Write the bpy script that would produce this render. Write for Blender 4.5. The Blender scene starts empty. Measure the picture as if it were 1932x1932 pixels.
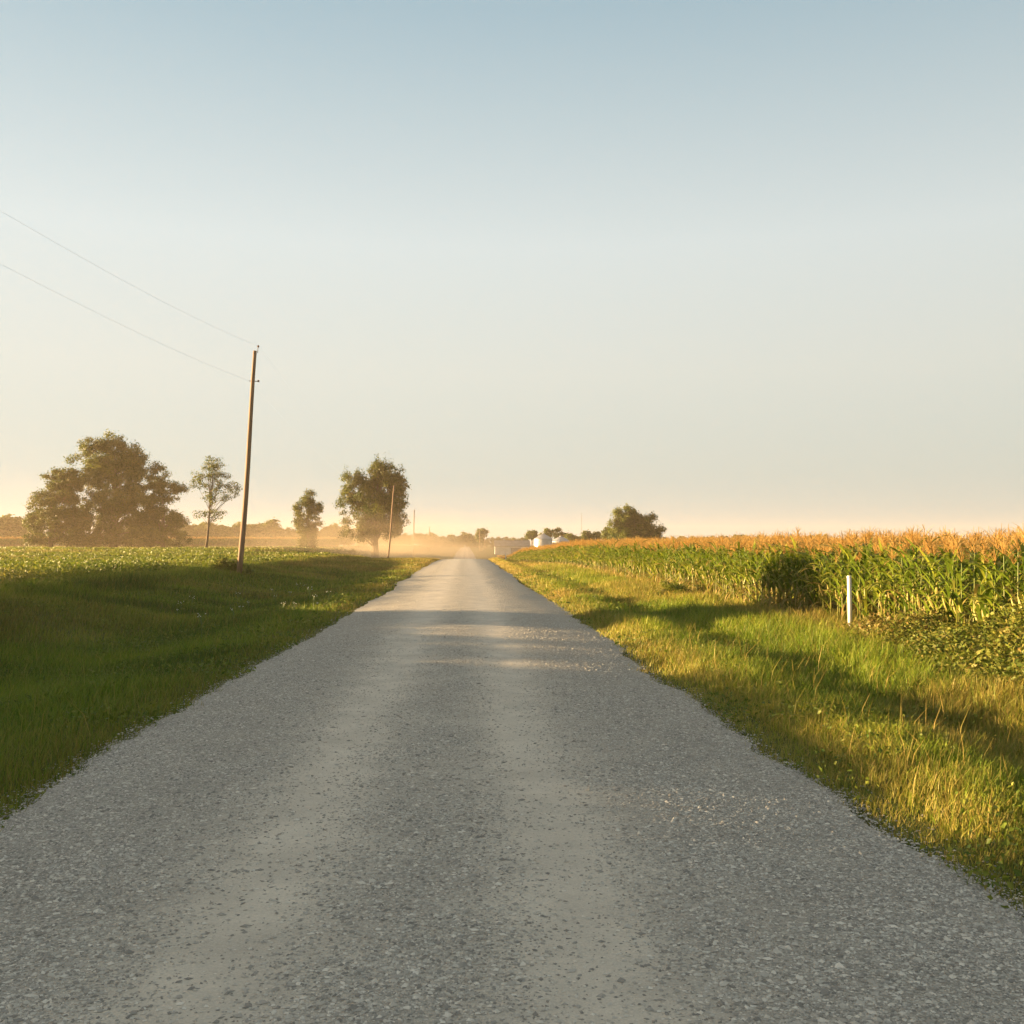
import bpy, math, random
import numpy as np
from mathutils import Vector, Matrix

# ------------------------------------------------------------------ camera, sky, sun, exposure
sc = bpy.context.scene
C = sc.collection
R = math.radians
EYE = 1.75
F = 1932.0                       # focal length in pixels of a 1932 pixel wide picture
cam_d = bpy.data.cameras.new("camera"); cam_d.sensor_width = 36; cam_d.lens = 36
cam_d.clip_start = 0.1; cam_d.clip_end = 8000
cam = bpy.data.objects.new("camera", cam_d); C.objects.link(cam)
cam.location = (0, 0, EYE)
cam.rotation_euler = (R(90 + 1.78), 0, R(-2.61))
sc.camera = cam

SUN_EL, SUN_AZ = 3.6, -80.0      # azimuth from +Y (ahead), negative = to the left
world = bpy.data.worlds.new("World"); sc.world = world; world.use_nodes = True
wn = world.node_tree.nodes; wl = world.node_tree.links
sky = wn.new("ShaderNodeTexSky"); sky.sky_type = 'NISHITA'; sky.sun_disc = False
sky.sun_elevation = R(SUN_EL); sky.sun_rotation = R(SUN_AZ)
sky.air_density = 1.0; sky.dust_density = 1.0; sky.ozone_density = 1.0; sky.altitude = 200
bg = wn["Background"]; bg.inputs[1].default_value = 0.0518
# thin high overcast: pale veil by elevation over the blue of the sky
geo_w = wn.new("ShaderNodeTexCoord"); sep_w = wn.new("ShaderNodeSeparateXYZ"); wl.new(geo_w.outputs['Generated'], sep_w.inputs[0])
veil = wn.new("ShaderNodeValToRGB"); wl.new(sep_w.outputs['Z'], veil.inputs[0])
VEIL = [(.0, (.465, .51, .475)), (.063, (.48, .525, .485)), (.165, (.58, .60, .55)), (.28, (.575, .625, .615)), (.47, (.32, .43, .485)), (.8, (.42, .43, .41)), (1, (.42, .42, .40))]
ve = veil.color_ramp.elements; ve[0].position = 0; ve[0].color = (*VEIL[0][1], 1); ve[1].position = 1; ve[1].color = (*VEIL[-1][1], 1)
for p_, c_ in VEIL[1:-1]:
    e_ = ve.new(p_); e_.color = (*c_, 1)
def vscale(sock, k):
    n_ = wn.new("ShaderNodeVectorMath"); n_.operation = 'SCALE'; n_.inputs[3].default_value = k; wl.new(sock, n_.inputs[0]); return n_.outputs[0]
vadd = wn.new("ShaderNodeVectorMath"); vadd.operation = 'ADD'
# the veil is a little brighter towards the sun
dsun = wn.new("ShaderNodeVectorMath"); dsun.operation = 'DOT_PRODUCT'; wl.new(geo_w.outputs['Generated'], dsun.inputs[0])
dsun.inputs[1].default_value = (math.sin(R(SUN_AZ)) * math.cos(R(SUN_EL)), math.cos(R(SUN_AZ)) * math.cos(R(SUN_EL)), math.sin(R(SUN_EL)))
glow = wn.new("ShaderNodeMath"); glow.operation = 'MULTIPLY_ADD'; wl.new(dsun.outputs['Value'], glow.inputs[0]); glow.inputs[1].default_value = .12; glow.inputs[2].default_value = .95
vs_ = wn.new("ShaderNodeVectorMath"); vs_.operation = 'SCALE'; wl.new(vscale(veil.outputs[0], 3.33), vs_.inputs[0]); wl.new(glow.outputs[0], vs_.inputs[3])
wl.new(vscale(sky.outputs[0], .045), vadd.inputs[0]); wl.new(vs_.outputs[0], vadd.inputs[1])
wl.new(vadd.outputs[0], bg.inputs[0])

sun_d = bpy.data.lights.new("sun", 'SUN'); sun_d.energy = 5.0; sun_d.angle = R(0.5); sun_d.color = (1.0, 0.67, 0.34)
sun = bpy.data.objects.new("sun", sun_d); C.objects.link(sun)
S = Vector((math.sin(R(SUN_AZ)) * math.cos(R(SUN_EL)), math.cos(R(SUN_AZ)) * math.cos(R(SUN_EL)), math.sin(R(SUN_EL))))
sun.rotation_euler = S.to_track_quat('Z', 'Y').to_euler(); sun.location = S * 100

vs = sc.view_settings
vs.view_transform = 'Standard'; vs.look = 'None'; vs.exposure = 2.85; vs.gamma = 1.0; vs.use_curve_mapping = False
sc.render.engine = 'CYCLES'
cy = sc.cycles
cy.use_denoising = True; cy.max_bounces = 6; cy.diffuse_bounces = 3; cy.glossy_bounces = 2; cy.transmission_bounces = 4
cy.transparent_max_bounces = 8; cy.volume_bounces = 1; cy.volume_step_rate = 4; cy.volume_max_steps = 128
cy.use_adaptive_sampling = True; cy.adaptive_threshold = 0.015

rng = np.random.default_rng(7)

# ------------------------------------------------------------------ helpers
def tag(o, label=None, cat=None, group=None, kind=None):
    if label: o['label'] = label
    if cat: o['category'] = cat
    if group: o['group'] = group
    if kind: o['kind'] = kind
    return o

def empty(name, loc, label, cat, group=None):
    o = bpy.data.objects.new(name, None); C.objects.link(o); o.location = loc; o.empty_display_size = 0.2
    return tag(o, label, cat, group)

def mesh_np(name, V, Q, mats, parent=None, rnd=None, dry=None, mi=None, smooth=False):
    """V (n,3) vertices, Q (m,4) quads (a triangle repeats nothing: use k=3 array)."""
    V = np.asarray(V, dtype=np.float32); Q = np.asarray(Q, dtype=np.int32)
    me = bpy.data.meshes.new(name)
    k = Q.shape[1]
    me.vertices.add(len(V)); me.vertices.foreach_set('co', V.ravel())
    me.loops.add(Q.size); me.loops.foreach_set('vertex_index', Q.ravel())
    me.polygons.add(len(Q)); me.polygons.foreach_set('loop_start', np.arange(0, Q.size, k, dtype=np.int32))
    if mi is not None: me.polygons.foreach_set('material_index', np.asarray(mi, dtype=np.int32))
    me.polygons.foreach_set('use_smooth', np.full(len(Q), bool(smooth)))
    for nm, a in (('rnd', rnd), ('dry', dry)):
        if a is not None:
            at = me.attributes.new(nm, 'FLOAT', 'POINT'); at.data.foreach_set('value', np.asarray(a, dtype=np.float32))
    for m in (mats if isinstance(mats, (list, tuple)) else [mats]): me.materials.append(m)
    me.update(calc_edges=True)
    o = bpy.data.objects.new(name, me); C.objects.link(o)
    if parent: o.parent = parent
    return o

class MB:
    """Collects quads; build() links them as one mesh object."""
    def __init__(s): s.V = []; s.Q = []; s.n = 0
    def add(s, V, Q):
        V = np.asarray(V, float); s.V.append(V); s.Q.append(np.asarray(Q, int) + s.n); s.n += len(V)
    def box(s, x0, x1, y0, y1, z0, z1):
        V = [(x, y, z) for z in (z0, z1) for y in (y0, y1) for x in (x0, x1)]
        s.add(V, [(0, 2, 3, 1), (4, 5, 7, 6), (0, 1, 5, 4), (2, 6, 7, 3), (0, 4, 6, 2), (1, 3, 7, 5)])
    def tube(s, P, rad, n=8, cap=True):
        P = np.asarray(P, float); rad = np.broadcast_to(np.asarray(rad, float), (len(P),))
        T = np.gradient(P, axis=0); T /= np.linalg.norm(T, axis=1)[:, None] + 1e-9
        up = np.where(np.abs(T[:, 2:3]) > 0.9, np.array([[1., 0, 0]]), np.array([[0, 0, 1.]]))
        A = np.cross(T, up); A /= np.linalg.norm(A, axis=1)[:, None]; B = np.cross(T, A)
        a = np.linspace(0, 2 * np.pi, n, endpoint=False)
        V = P[:, None] + rad[:, None, None] * (np.cos(a)[None, :, None] * A[:, None] + np.sin(a)[None, :, None] * B[:, None])
        m = len(P); V = V.reshape(-1, 3)
        i = np.arange(m - 1)[:, None] * n; j = np.arange(n)[None, :]; j2 = (j + 1) % n
        Q = np.stack([i + j, i + j2, i + n + j2, i + n + j], -1).reshape(-1, 4)
        if cap:
            V = np.concatenate([V, P[:1], P[-1:]]); c0, c1 = m * n, m * n + 1
            e = [(c0, (q + 1) % n, q, q) for q in range(0)]
            Q = list(map(tuple, Q))
            for q in range(0, n, 2):
                Q.append((c0, (q + 2) % n, (q + 1) % n, q))
                Q.append((c1, (m - 1) * n + q, (m - 1) * n + (q + 1) % n, (m - 1) * n + (q + 2) % n))
        s.add(V, Q)
    def build(s, name, mat, parent=None, smooth=False):
        return mesh_np(name, np.concatenate(s.V), np.concatenate(s.Q), mat, parent, smooth=smooth)

def hash2(ix, iy, seed):
    h = (ix.astype(np.int64) * 374761393 + iy.astype(np.int64) * 668265263 + seed * 1442695041) & 0x7fffffff
    h = ((h ^ (h >> 13)) * 1274126177) & 0x7fffffff
    return ((h ^ (h >> 16)) & 0xffff) / 65535.0
def vnoise(x, y, s, seed=0):
    x = np.asarray(x, float) / s; y = np.asarray(y, float) / s
    ix = np.floor(x); iy = np.floor(y); fx = x - ix; fy = y - iy
    fx = fx * fx * (3 - 2 * fx); fy = fy * fy * (3 - 2 * fy)
    a = hash2(ix, iy, seed); b = hash2(ix + 1, iy, seed); c = hash2(ix, iy + 1, seed); d = hash2(ix + 1, iy + 1, seed)
    return (a * (1 - fx) + b * fx) * (1 - fy) + (c * (1 - fx) + d * fx) * fy
def sstep(a, b, x):
    t = np.clip((np.asarray(x, float) - a) / (b - a), 0, 1); return t * t * (3 - 2 * t)

# ------------------------------------------------------------------ lie of the land
ROAD_L, ROAD_R = -3.07, 2.67
def zroad(y):
    return -2.2 * sstep(112, 205, y) + 1.0 * sstep(225, 350, y) + 0.9 * sstep(400, 800, y)
def terrain(x, y):
    x = np.asarray(x, float); y = np.asarray(y, float)
    zr = zroad(y)
    field = 0.45 * sstep(40, 170, y) + 0.45 * sstep(190, 320, y) - 0.9 * sstep(450, 900, y)
    wl_ = sstep(-14, -34, x)
    z = zr * (1 - wl_) + field * wl_
    near = 1 - sstep(120, 260, y)
    nearl = 1 - sstep(52, 115, y)
    z = z - nearl * 0.55 * np.exp(-((x + 7.6) / 2.9) ** 2) + near * 0.16 * sstep(-12.0, -14.5, x)
    z = z - near * 0.08 * np.exp(-((x - 4.5) / 0.5) ** 2) + near * 0.05 * sstep(5.6, 7.0, x)
    z = z - 0.6 * sstep(62, 118, y) * sstep(3.2, 7.5, x) * (1 - sstep(260, 420, y))
    z = z + 0.05 * (vnoise(x, y, 1.7, 3) - .5) * (np.abs(x + .2) > 3.1)
    on = sstep(ROAD_L - .12, ROAD_L + .12, x) * sstep(ROAD_R + .12, ROAD_R - .12, x)
    return z - 0.055 - .05 * on + .055 * sstep(3.0, 3.6, np.abs(x + .2))
def edge_l(y): return ROAD_L + 0.16 * (vnoise(y, 0 * y, 1.3, 11) - .5) + 0.42 * (vnoise(y, 0 * y, 6., 12) - .5) + .1 * (vnoise(y, 0 * y, .35, 14) - .5)
def edge_r(y): return ROAD_R + 0.18 * (vnoise(y, 0 * y, 1.1, 15) - .5) + 0.40 * (vnoise(y, 0 * y, 5., 16) - .5) + .12 * (vnoise(y, 0 * y, .4, 17) - .5)
def road_z(x, y):
    return zroad(y) + 0.045 - 0.012 * (x + .2) ** 2 - .010 * (1 - .8 * sstep(8, 30, y)) * (np.exp(-((x + 1.0) / .32) ** 2) + np.exp(-((x - .52) / .32) ** 2)) + .012 * (vnoise(x, y, .8, 21) - .5)

CAMM = cam.rotation_euler.to_matrix()
def at(px, py, Y):
    """World X and Z of picture pixel (1932 wide) at the distance Y."""
    d = CAMM @ Vector(((px - 966) / F, -(py - 966) / F, -1.0))
    t = Y / d.y
    return d.x * t, EYE + d.z * t

# ------------------------------------------------------------------ materials
def new_mat(name):
    m = bpy.data.materials.new(name); m.use_nodes = True
    nt = m.node_tree; nt.nodes.clear()
    return m, nt, nt.nodes, nt.links
def nd(nt, t, **kw):
    n = nt.nodes.new(t)
    for k, v in kw.items():
        if k in n.inputs.keys() if isinstance(k, str) else False: n.inputs[k].default_value = v
        else: setattr(n, k, v)
    return n
def ramp(nt, stops):
    r = nt.nodes.new('ShaderNodeValToRGB'); e = r.color_ramp.elements
    while len(e) > 1: e.remove(e[-1])
    e[0].position = stops[0][0]; e[0].color = (*stops[0][1], 1)
    for p, c in stops[1:]:
        q = e.new(p); q.color = (*c, 1)
    return r
def leaf_mat(name, greens, drys, transl=0.35, rough=0.55, spec=0.25):
    """Leaf colour from two per-leaf numbers: rnd picks the green, dry blends to straw."""
    m, nt, N, L = new_mat(name)
    out = N.new('ShaderNodeOutputMaterial')
    a = N.new('ShaderNodeAttribute'); a.attribute_name = 'rnd'
    d = N.new('ShaderNodeAttribute'); d.attribute_name = 'dry'
    rg = ramp(nt, greens); rd = ramp(nt, drys)
    L.new(a.outputs['Fac'], rg.inputs[0]); L.new(a.outputs['Fac'], rd.inputs[0])
    mx = N.new('ShaderNodeMix'); mx.data_type = 'RGBA'
    L.new(d.outputs['Fac'], mx.inputs[0]); L.new(rg.outputs[0], mx.inputs[6]); L.new(rd.outputs[0], mx.inputs[7])
    p = N.new('ShaderNodeBsdfPrincipled'); p.inputs['Roughness'].default_value = rough
    p.inputs['Specular IOR Level'].default_value = spec
    t = N.new('ShaderNodeBsdfTranslucent')
    L.new(mx.outputs[2], p.inputs['Base Color']); L.new(mx.outputs[2], t.inputs[0])
    ms = N.new('ShaderNodeMixShader'); ms.inputs[0].default_value = transl
    L.new(p.outputs[0], ms.inputs[1]); L.new(t.outputs[0], ms.inputs[2]); L.new(ms.outputs[0], out.inputs[0])
    return m
def solid_mat(name, c1, c2, scale=6.0, rough=0.7, metal=0.0, bump=0.0, stretch=(1, 1, 1), spec=0.4):
    m, nt, N, L = new_mat(name)
    out = N.new('ShaderNodeOutputMaterial'); p = N.new('ShaderNodeBsdfPrincipled')
    tc = N.new('ShaderNodeTexCoord'); mp = N.new('ShaderNodeMapping'); mp.inputs['Scale'].default_value = stretch
    nz = N.new('ShaderNodeTexNoise'); nz.inputs['Scale'].default_value = scale; nz.inputs['Detail'].default_value = 6
    L.new(tc.outputs['Object'], mp.inputs[0]); L.new(mp.outputs[0], nz.inputs['Vector'])
    r = ramp(nt, [(0.3, c1), (0.7, c2)]); L.new(nz.outputs['Fac'], r.inputs[0]); L.new(r.outputs[0], p.inputs['Base Color'])
    p.inputs['Roughness'].default_value = rough; p.inputs['Metallic'].default_value = metal
    p.inputs['Specular IOR Level'].default_value = spec
    if bump:
        b = N.new('ShaderNodeBump'); b.inputs['Strength'].default_value = bump; b.inputs['Distance'].default_value = 0.02
        L.new(nz.outputs['Fac'], b.inputs['Height']); L.new(b.outputs[0], p.inputs['Normal'])
    L.new(p.outputs[0], out.inputs[0])
    return m

M_grass = leaf_mat('grass_blades', [(0, (.024, .070, .003)), (.5, (.115, .205, .007)), (1, (.26, .31, .014))],
                   [(0, (.20, .14, .03)), (.6, (.34, .25, .06)), (1, (.44, .33, .10))], .35)
M_soy = leaf_mat('crop_leaves', [(0, (.06, .105, .010)), (.6, (.13, .17, .016)), (1, (.23, .235, .03))],
                 [(0, (.22, .17, .05)), (1, (.34, .27, .08))], .3)
M_weed = leaf_mat('weed_leaves', [(0, (.045, .075, .010)), (.6, (.10, .13, .016)), (1, (.19, .19, .03))],
                  [(0, (.20, .11, .035)), (1, (.30, .19, .06))], .28)
M_corn = leaf_mat('corn_leaves', [(0, (.05, .100, .006)), (.6, (.125, .180, .010)), (1, (.25, .27, .022))],
                  [(0, (.28, .18, .05)), (1, (.45, .33, .13))], .38, .5, .3)
M_tassel = leaf_mat('corn_tassels', [(0, (.40, .25, .075)), (1, (.60, .42, .15))], [(0, (.3, .15, .04)), (1, (.46, .25, .07))], .3, .7, .1)
M_husk = leaf_mat('corn_husks', [(0, (.14, .16, .03)), (1, (.28, .24, .06))], [(0, (.28, .22, .07)), (1, (.36, .28, .10))], .15)
M_tree = leaf_mat('tree_leaves', [(0, (.022, .046, .003)), (.5, (.060, .084, .005)), (1, (.135, .15, .010))],
                  [(0, (.12, .09, .02)), (1, (.16, .11, .03))], .35)
M_bark = solid_mat('bark', (.07, .05, .032), (.16, .12, .08), 5, .9, bump=.6, stretch=(1, 1, .25))
M_pole = solid_mat('weathered_pole_wood', (.11, .07, .042), (.27, .18, .11), 9, .85, bump=.5, stretch=(3, 3, .08))
M_iron = solid_mat('dark_iron', (.03, .03, .03), (.07, .065, .06), 20, .6)
M_porc = solid_mat('brown_porcelain', (.10, .05, .03), (.14, .07, .04), 20, .25)
M_wire = solid_mat('weathered_wire', (.13, .125, .12), (.2, .19, .18), 3, .6)
M_white = solid_mat('white_plastic', (.48, .46, .41), (.70, .68, .63), 4, .45, bump=.05, stretch=(1, 1, .4))
M_galv = solid_mat('galvanised_steel', (.36, .36, .36), (.50, .50, .49), 1.2, .5, 0.25)
M_galvroof = solid_mat('bin_roof_steel', (.26, .26, .27), (.38, .38, .38), 1.2, .5, 0.25)
M_barnroof = solid_mat('barn_roof_sheet', (.16, .14, .13), (.24, .21, .19), .8, .7)
M_barnwall = solid_mat('barn_wall_sheet', (.40, .39, .36), (.54, .52, .49), .8, .7)
M_petal = solid_mat('white_petals', (.75, .74, .62), (.85, .84, .74), 20, .6)
M_stem = solid_mat('green_stem', (.07, .11, .03), (.11, .16, .04), 20, .6)

# ground
M_ground, nt, N, L = new_mat('field_soil_and_turf')
out = N.new('ShaderNodeOutputMaterial'); p = N.new('ShaderNodeBsdfPrincipled'); p.inputs['Roughness'].default_value = .95; p.inputs['Specular IOR Level'].default_value = .1
tc = N.new('ShaderNodeTexCoord')
n1 = N.new('ShaderNodeTexNoise'); n1.inputs['Scale'].default_value = .12; n1.inputs['Detail'].default_value = 8; n1.inputs['Roughness'].default_value = .7
n2 = N.new('ShaderNodeTexNoise'); n2.inputs['Scale'].default_value = 9; n2.inputs['Detail'].default_value = 6
L.new(tc.outputs['Object'], n1.inputs['Vector']); L.new(tc.outputs['Object'], n2.inputs['Vector'])
r1 = ramp(nt, [(.3, (.06, .085, .02)), (.55, (.10, .11, .03)), (.75, (.17, .13, .05))]); L.new(n1.outputs['Fac'], r1.inputs[0])
mx = N.new('ShaderNodeMix'); mx.data_type = 'RGBA'; mx.blend_type = 'MULTIPLY'; mx.inputs[0].default_value = .6
r2 = ramp(nt, [(.3, (.45, .42, .36)), (.7, (1.1, 1.1, 1.0))]); L.new(n2.outputs['Fac'], r2.inputs[0])
L.new(r1.outputs[0], mx.inputs[6]); L.new(r2.outputs[0], mx.inputs[7]); L.new(mx.outputs[2], p.inputs['Base Color'])
b = N.new('ShaderNodeBump'); b.inputs['Strength'].default_value = .6; b.inputs['Distance'].default_value = .05
L.new(n2.outputs['Fac'], b.inputs['Height']); L.new(b.outputs[0], p.inputs['Normal']); L.new(p.outputs[0], out.inputs[0])

# gravel road: crushed limestone, paler packed wheel tracks, loose bluish stone between and beside them
M_road, nt, N, L = new_mat('crushed_limestone')
out = N.new('ShaderNodeOutputMaterial'); p = N.new('ShaderNodeBsdfPrincipled'); p.inputs['Roughness'].default_value = .9; p.inputs['Specular IOR Level'].default_value = .2
geo = N.new('ShaderNodeNewGeometry')
sep = N.new('ShaderNodeSeparateXYZ'); L.new(geo.outputs['Position'], sep.inputs[0])
wob = N.new('ShaderNodeTexNoise'); wob.inputs['Scale'].default_value = .35; wob.inputs['Detail'].default_value = 3; L.new(geo.outputs['Position'], wob.inputs['Vector'])
def mth(op, a, b=None, c=None):
    n = N.new('ShaderNodeMath'); n.operation = op
    for i, v in enumerate((a, b, c)):
        if v is None: continue
        if isinstance(v, (int, float)): n.inputs[i].default_value = v
        else: L.new(v, n.inputs[i])
    return n.outputs[0]
xx = mth('ADD', sep.outputs['X'], mth('MULTIPLY', mth('SUBTRACT', wob.outputs['Fac'], .5), .3))
def bell(c, w):
    q = mth('DIVIDE', mth('SUBTRACT', xx, c), w)
    return mth('POWER', 2.718, mth('MULTIPLY', mth('MULTIPLY', q, q), -1.0))
track = mth('MINIMUM', mth('ADD', bell(-1.0, .58), bell(.55, .58)), 1.0)
v1 = N.new('ShaderNodeTexVoronoi'); v1.inputs['Scale'].default_value = 62; L.new(geo.outputs['Position'], v1.inputs['Vector'])
v2 = N.new('ShaderNodeTexVoronoi'); v2.inputs['Scale'].default_value = 140; L.new(geo.outputs['Position'], v2.inputs['Vector'])
big = N.new('ShaderNodeTexNoise'); big.inputs['Scale'].default_value = 1.6; big.inputs['Detail'].default_value = 7; big.inputs['Roughness'].default_value = .65; L.new(geo.outputs['Position'], big.inputs['Vector'])
loose = ramp(nt, [(.0, (.19, .18, .16)), (.35, (.29, .275, .24)), (.7, (.40, .375, .325)), (1, (.53, .50, .43))])
sepc = N.new('ShaderNodeSeparateColor'); L.new(v1.outputs['Color'], sepc.inputs[0])
sepd = N.new('ShaderNodeSeparateColor'); L.new(v2.outputs['Color'], sepd.inputs[0])
L.new(mth('ADD', mth('MULTIPLY', sepc.outputs[0], .6), mth('MULTIPLY', sepd.outputs[0], .4)), loose.inputs[0])
fine = ramp(nt, [(.25, (.44, .40, .335)), (.75, (.58, .53, .445))]); L.new(mth('ADD', mth('MULTIPLY', big.outputs['Fac'], .7), mth('MULTIPLY', sepd.outputs[0], .3)), fine.inputs[0])
mx = N.new('ShaderNodeMix'); mx.data_type = 'RGBA'
fac = mth('MULTIPLY', mth('MULTIPLY', track, .85), mth('ADD', .88, mth('MULTIPLY', big.outputs['Fac'], .35))); L.new(mth('MINIMUM', mth('ADD', fac, .15), .95), mx.inputs[0])
L.new(loose.outputs[0], mx.inputs[6]); L.new(fine.outputs[0], mx.inputs[7])
m2 = N.new('ShaderNodeMix'); m2.data_type = 'RGBA'; m2.blend_type = 'MULTIPLY'; m2.inputs[0].default_value = .55
rb = ramp(nt, [(.3, (.78, .77, .75)), (.7, (1.1, 1.08, 1.04))]); L.new(big.outputs['Fac'], rb.inputs[0])
L.new(mx.outputs[2], m2.inputs[6]); L.new(rb.outputs[0], m2.inputs[7]); L.new(m2.outputs[2], p.inputs['Base Color'])
rough_n = N.new('ShaderNodeTexNoise'); rough_n.inputs['Scale'].default_value = 5; rough_n.inputs['Detail'].default_value = 8; rough_n.inputs['Roughness'].default_value = .75; L.new(geo.outputs['Position'], rough_n.inputs['Vector'])
hgt = mth('SUBTRACT', 1.0, mth('ADD', mth('MULTIPLY', v1.outputs['Distance'], .9), mth('MULTIPLY', v2.outputs['Distance'], .4)))
b = N.new('ShaderNodeBump'); b.inputs['Distance'].default_value = .02
L.new(mth('SUBTRACT', .75, mth('MULTIPLY', track, .45)), b.inputs['Strength'])
L.new(mth('ADD', hgt, mth('MULTIPLY', rough_n.outputs['Fac'], 2.0)), b.inputs['Height']); L.new(b.outputs[0], p.inputs['Normal']); L.new(p.outputs[0], out.inputs[0])

# loose stones
M_stone, nt, N, L = new_mat('limestone_chips')
out = N.new('ShaderNodeOutputMaterial'); p = N.new('ShaderNodeBsdfPrincipled'); p.inputs['Roughness'].default_value = .85; p.inputs['Specular IOR Level'].default_value = .25
a = N.new('ShaderNodeAttribute'); a.attribute_name = 'rnd'
r1 = ramp(nt, [(0, (.19, .18, .16)), (.3, (.31, .295, .26)), (.75, (.45, .425, .37)), (1, (.62, .585, .51))]); L.new(a.outputs['Fac'], r1.inputs[0])
L.new(r1.outputs[0], p.inputs['Base Color']); L.new(p.outputs[0], out.inputs[0])

# ------------------------------------------------------------------ ground and road
def spaced(parts):
    return np.unique(np.concatenate([np.arange(a, b, s) for a, b, s in parts]))
gx = spaced([(-1300, -200, 50), (-200, -60, 7), (-60, -20, 1.5), (-20, -3.6, .4), (-3.6, -2.6, .06), (-2.6, 2.2, .6), (2.2, 3.2, .06), (3.2, 9, .2), (9, 30, 1.5), (30, 200, 8), (200, 1301, 50)])
gy = spaced([(-60, 0, 3), (0, 40, .5), (40, 130, 1.5), (130, 420, 5), (420, 1301, 22)])
X, Y = np.meshgrid(gx, gy)
def grid_quads(nx, ny):
    i = np.arange(ny - 1)[:, None] * nx + np.arange(nx - 1)[None, :]
    return np.stack([i, i + 1, i + nx + 1, i + nx], -1).reshape(-1, 4)
o = mesh_np('ground', np.stack([X, Y, terrain(X, Y)], -1).reshape(-1, 3), grid_quads(len(gx), len(gy)), M_ground, smooth=True)
tag(o, kind='structure')

ry = spaced([(-12, 30, .12), (30, 90, .4), (90, 900, 3)])
ru = np.linspace(0, 1, 61)
RX = edge_l(ry)[:, None] * (1 - ru) + edge_r(ry)[:, None] * ru; RY = np.repeat(ry[:, None], 61, 1)
o = mesh_np('gravel_road', np.stack([RX, RY, road_z(RX, RY)], -1).reshape(-1, 3), grid_quads(61, len(ry)), M_road, smooth=True)
tag(o, kind='structure')

# loose stones lying on the road near the camera
ico = np.array([(1, 0, 0), (0, 1, 0), (-1, 0, 0), (0, -1, 0), (.15, .1, 1), (-.1, .1, -1)], float)
icf = np.array([(0, 1, 4), (1, 2, 4), (2, 3, 4), (3, 0, 4), (1, 0, 5), (2, 1, 5), (3, 2, 5), (0, 3, 5)])
n = 900000
sy = 2.0 * np.exp(rng.random(n) * math.log(34 / 2.0)); sx = rng.uniform(ROAD_L - .35, ROAD_R + .35, n)
over = np.maximum(np.maximum(edge_l(sy) - sx, sx - edge_r(sy)), 0)
wx = sx + .3 * (vnoise(sx, sy, 5., 31) - .5)
tr = np.clip(np.exp(-((wx + 1.0) / .46) ** 2) + np.exp(-((wx - .55) / .46) ** 2), 0, 1)
keep = rng.random(n) < (1 - .88 * tr) * (.35 + .65 * vnoise(sx, sy, .5, 33))
keep &= rng.random(n) < 1 - sstep(9, 34, sy)
keep &= rng.random(n) < np.exp(-over / .1)
keep &= np.abs((sx + .2)) < .56 * sy + .6
sx, sy = sx[keep], sy[keep]; n = len(sx)
ss = rng.lognormal(math.log(.0062), .42, n).clip(.003, .02)
rot = rng.random(n) * 2 * np.pi
P = ico[None] * (1 + .75 * (rng.random((n, 6, 3)) - .5)) * np.stack([ss * rng.uniform(.8, 1.5, n), ss * rng.uniform(.7, 1.1, n), ss * rng.uniform(.30, .60, n)], -1)[:, None]
ca, sa = np.cos(rot)[:, None], np.sin(rot)[:, None]
P = np.stack([P[..., 0] * ca - P[..., 1] * sa, P[..., 0] * sa + P[..., 1] * ca, P[..., 2]], -1)
P += np.stack([sx, sy, np.maximum(road_z(sx, sy), terrain(sx, sy)) + ss * .12], -1)[:, None]
o = mesh_np('loose_gravel', P.reshape(-1, 3), (icf[None] + 6 * np.arange(n)[:, None, None]).reshape(-1, 3), M_stone, rnd=np.repeat(rng.random(n), 6))
tag(o, 'loose grey limestone chips lying on the gravel road', 'gravel', kind='stuff')

# ------------------------------------------------------------------ grass
def blades(P, h, w, lean, az, rnd, dry):
    """Blades of three levels; lean = how far the tip moves sideways in the direction az."""
    n = len(P)
    f = az + np.pi / 2 + rng.normal(0, .5, n)
    side = np.stack([np.cos(f), np.sin(f), 0 * f], -1) * w[:, None] * .5
    dirv = np.stack([np.cos(az), np.sin(az), 0 * az], -1)
    mid = P + dirv * (lean * .3)[:, None] + np.stack([0 * h, 0 * h, h * .58], -1)
    tip = P + dirv * lean[:, None] + np.stack([0 * h, 0 * h, h], -1)
    V = np.stack([P - side, P + side, mid + side * .85, mid - side * .85, tip + side * .15, tip - side * .15], 1)
    Q = np.array([(0, 1, 2, 3), (3, 2, 4, 5)])[None] + 6 * np.arange(n)[:, None, None]
    tipdry = np.array([0, 0, .08, .08, .25, .25])
    D = np.clip(dry[:, None] + tipdry[None] * (.4 + dry[:, None]), 0, 1)
    return V.reshape(-1, 3), Q.reshape(-1, 4), np.repeat(rnd, 6), D.ravel()

def scatter(x0, x1, d0, d1, dens, ref=8., power=1.5):
    """Points with density dens per square metre, thinning with distance beyond ref."""
    ys = []; edges = np.geomspace(d0, d1, 60)
    for a, b in zip(edges[:-1], edges[1:]):
        m = .5 * (a + b); k = dens * min(1, (ref / m) ** power) * (b - a) * (x1 - x0)
        ys.append(rng.uniform(a, b, rng.poisson(k)))
    y = np.concatenate(ys)
    return rng.uniform(x0, x1, len(y)), y

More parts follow.
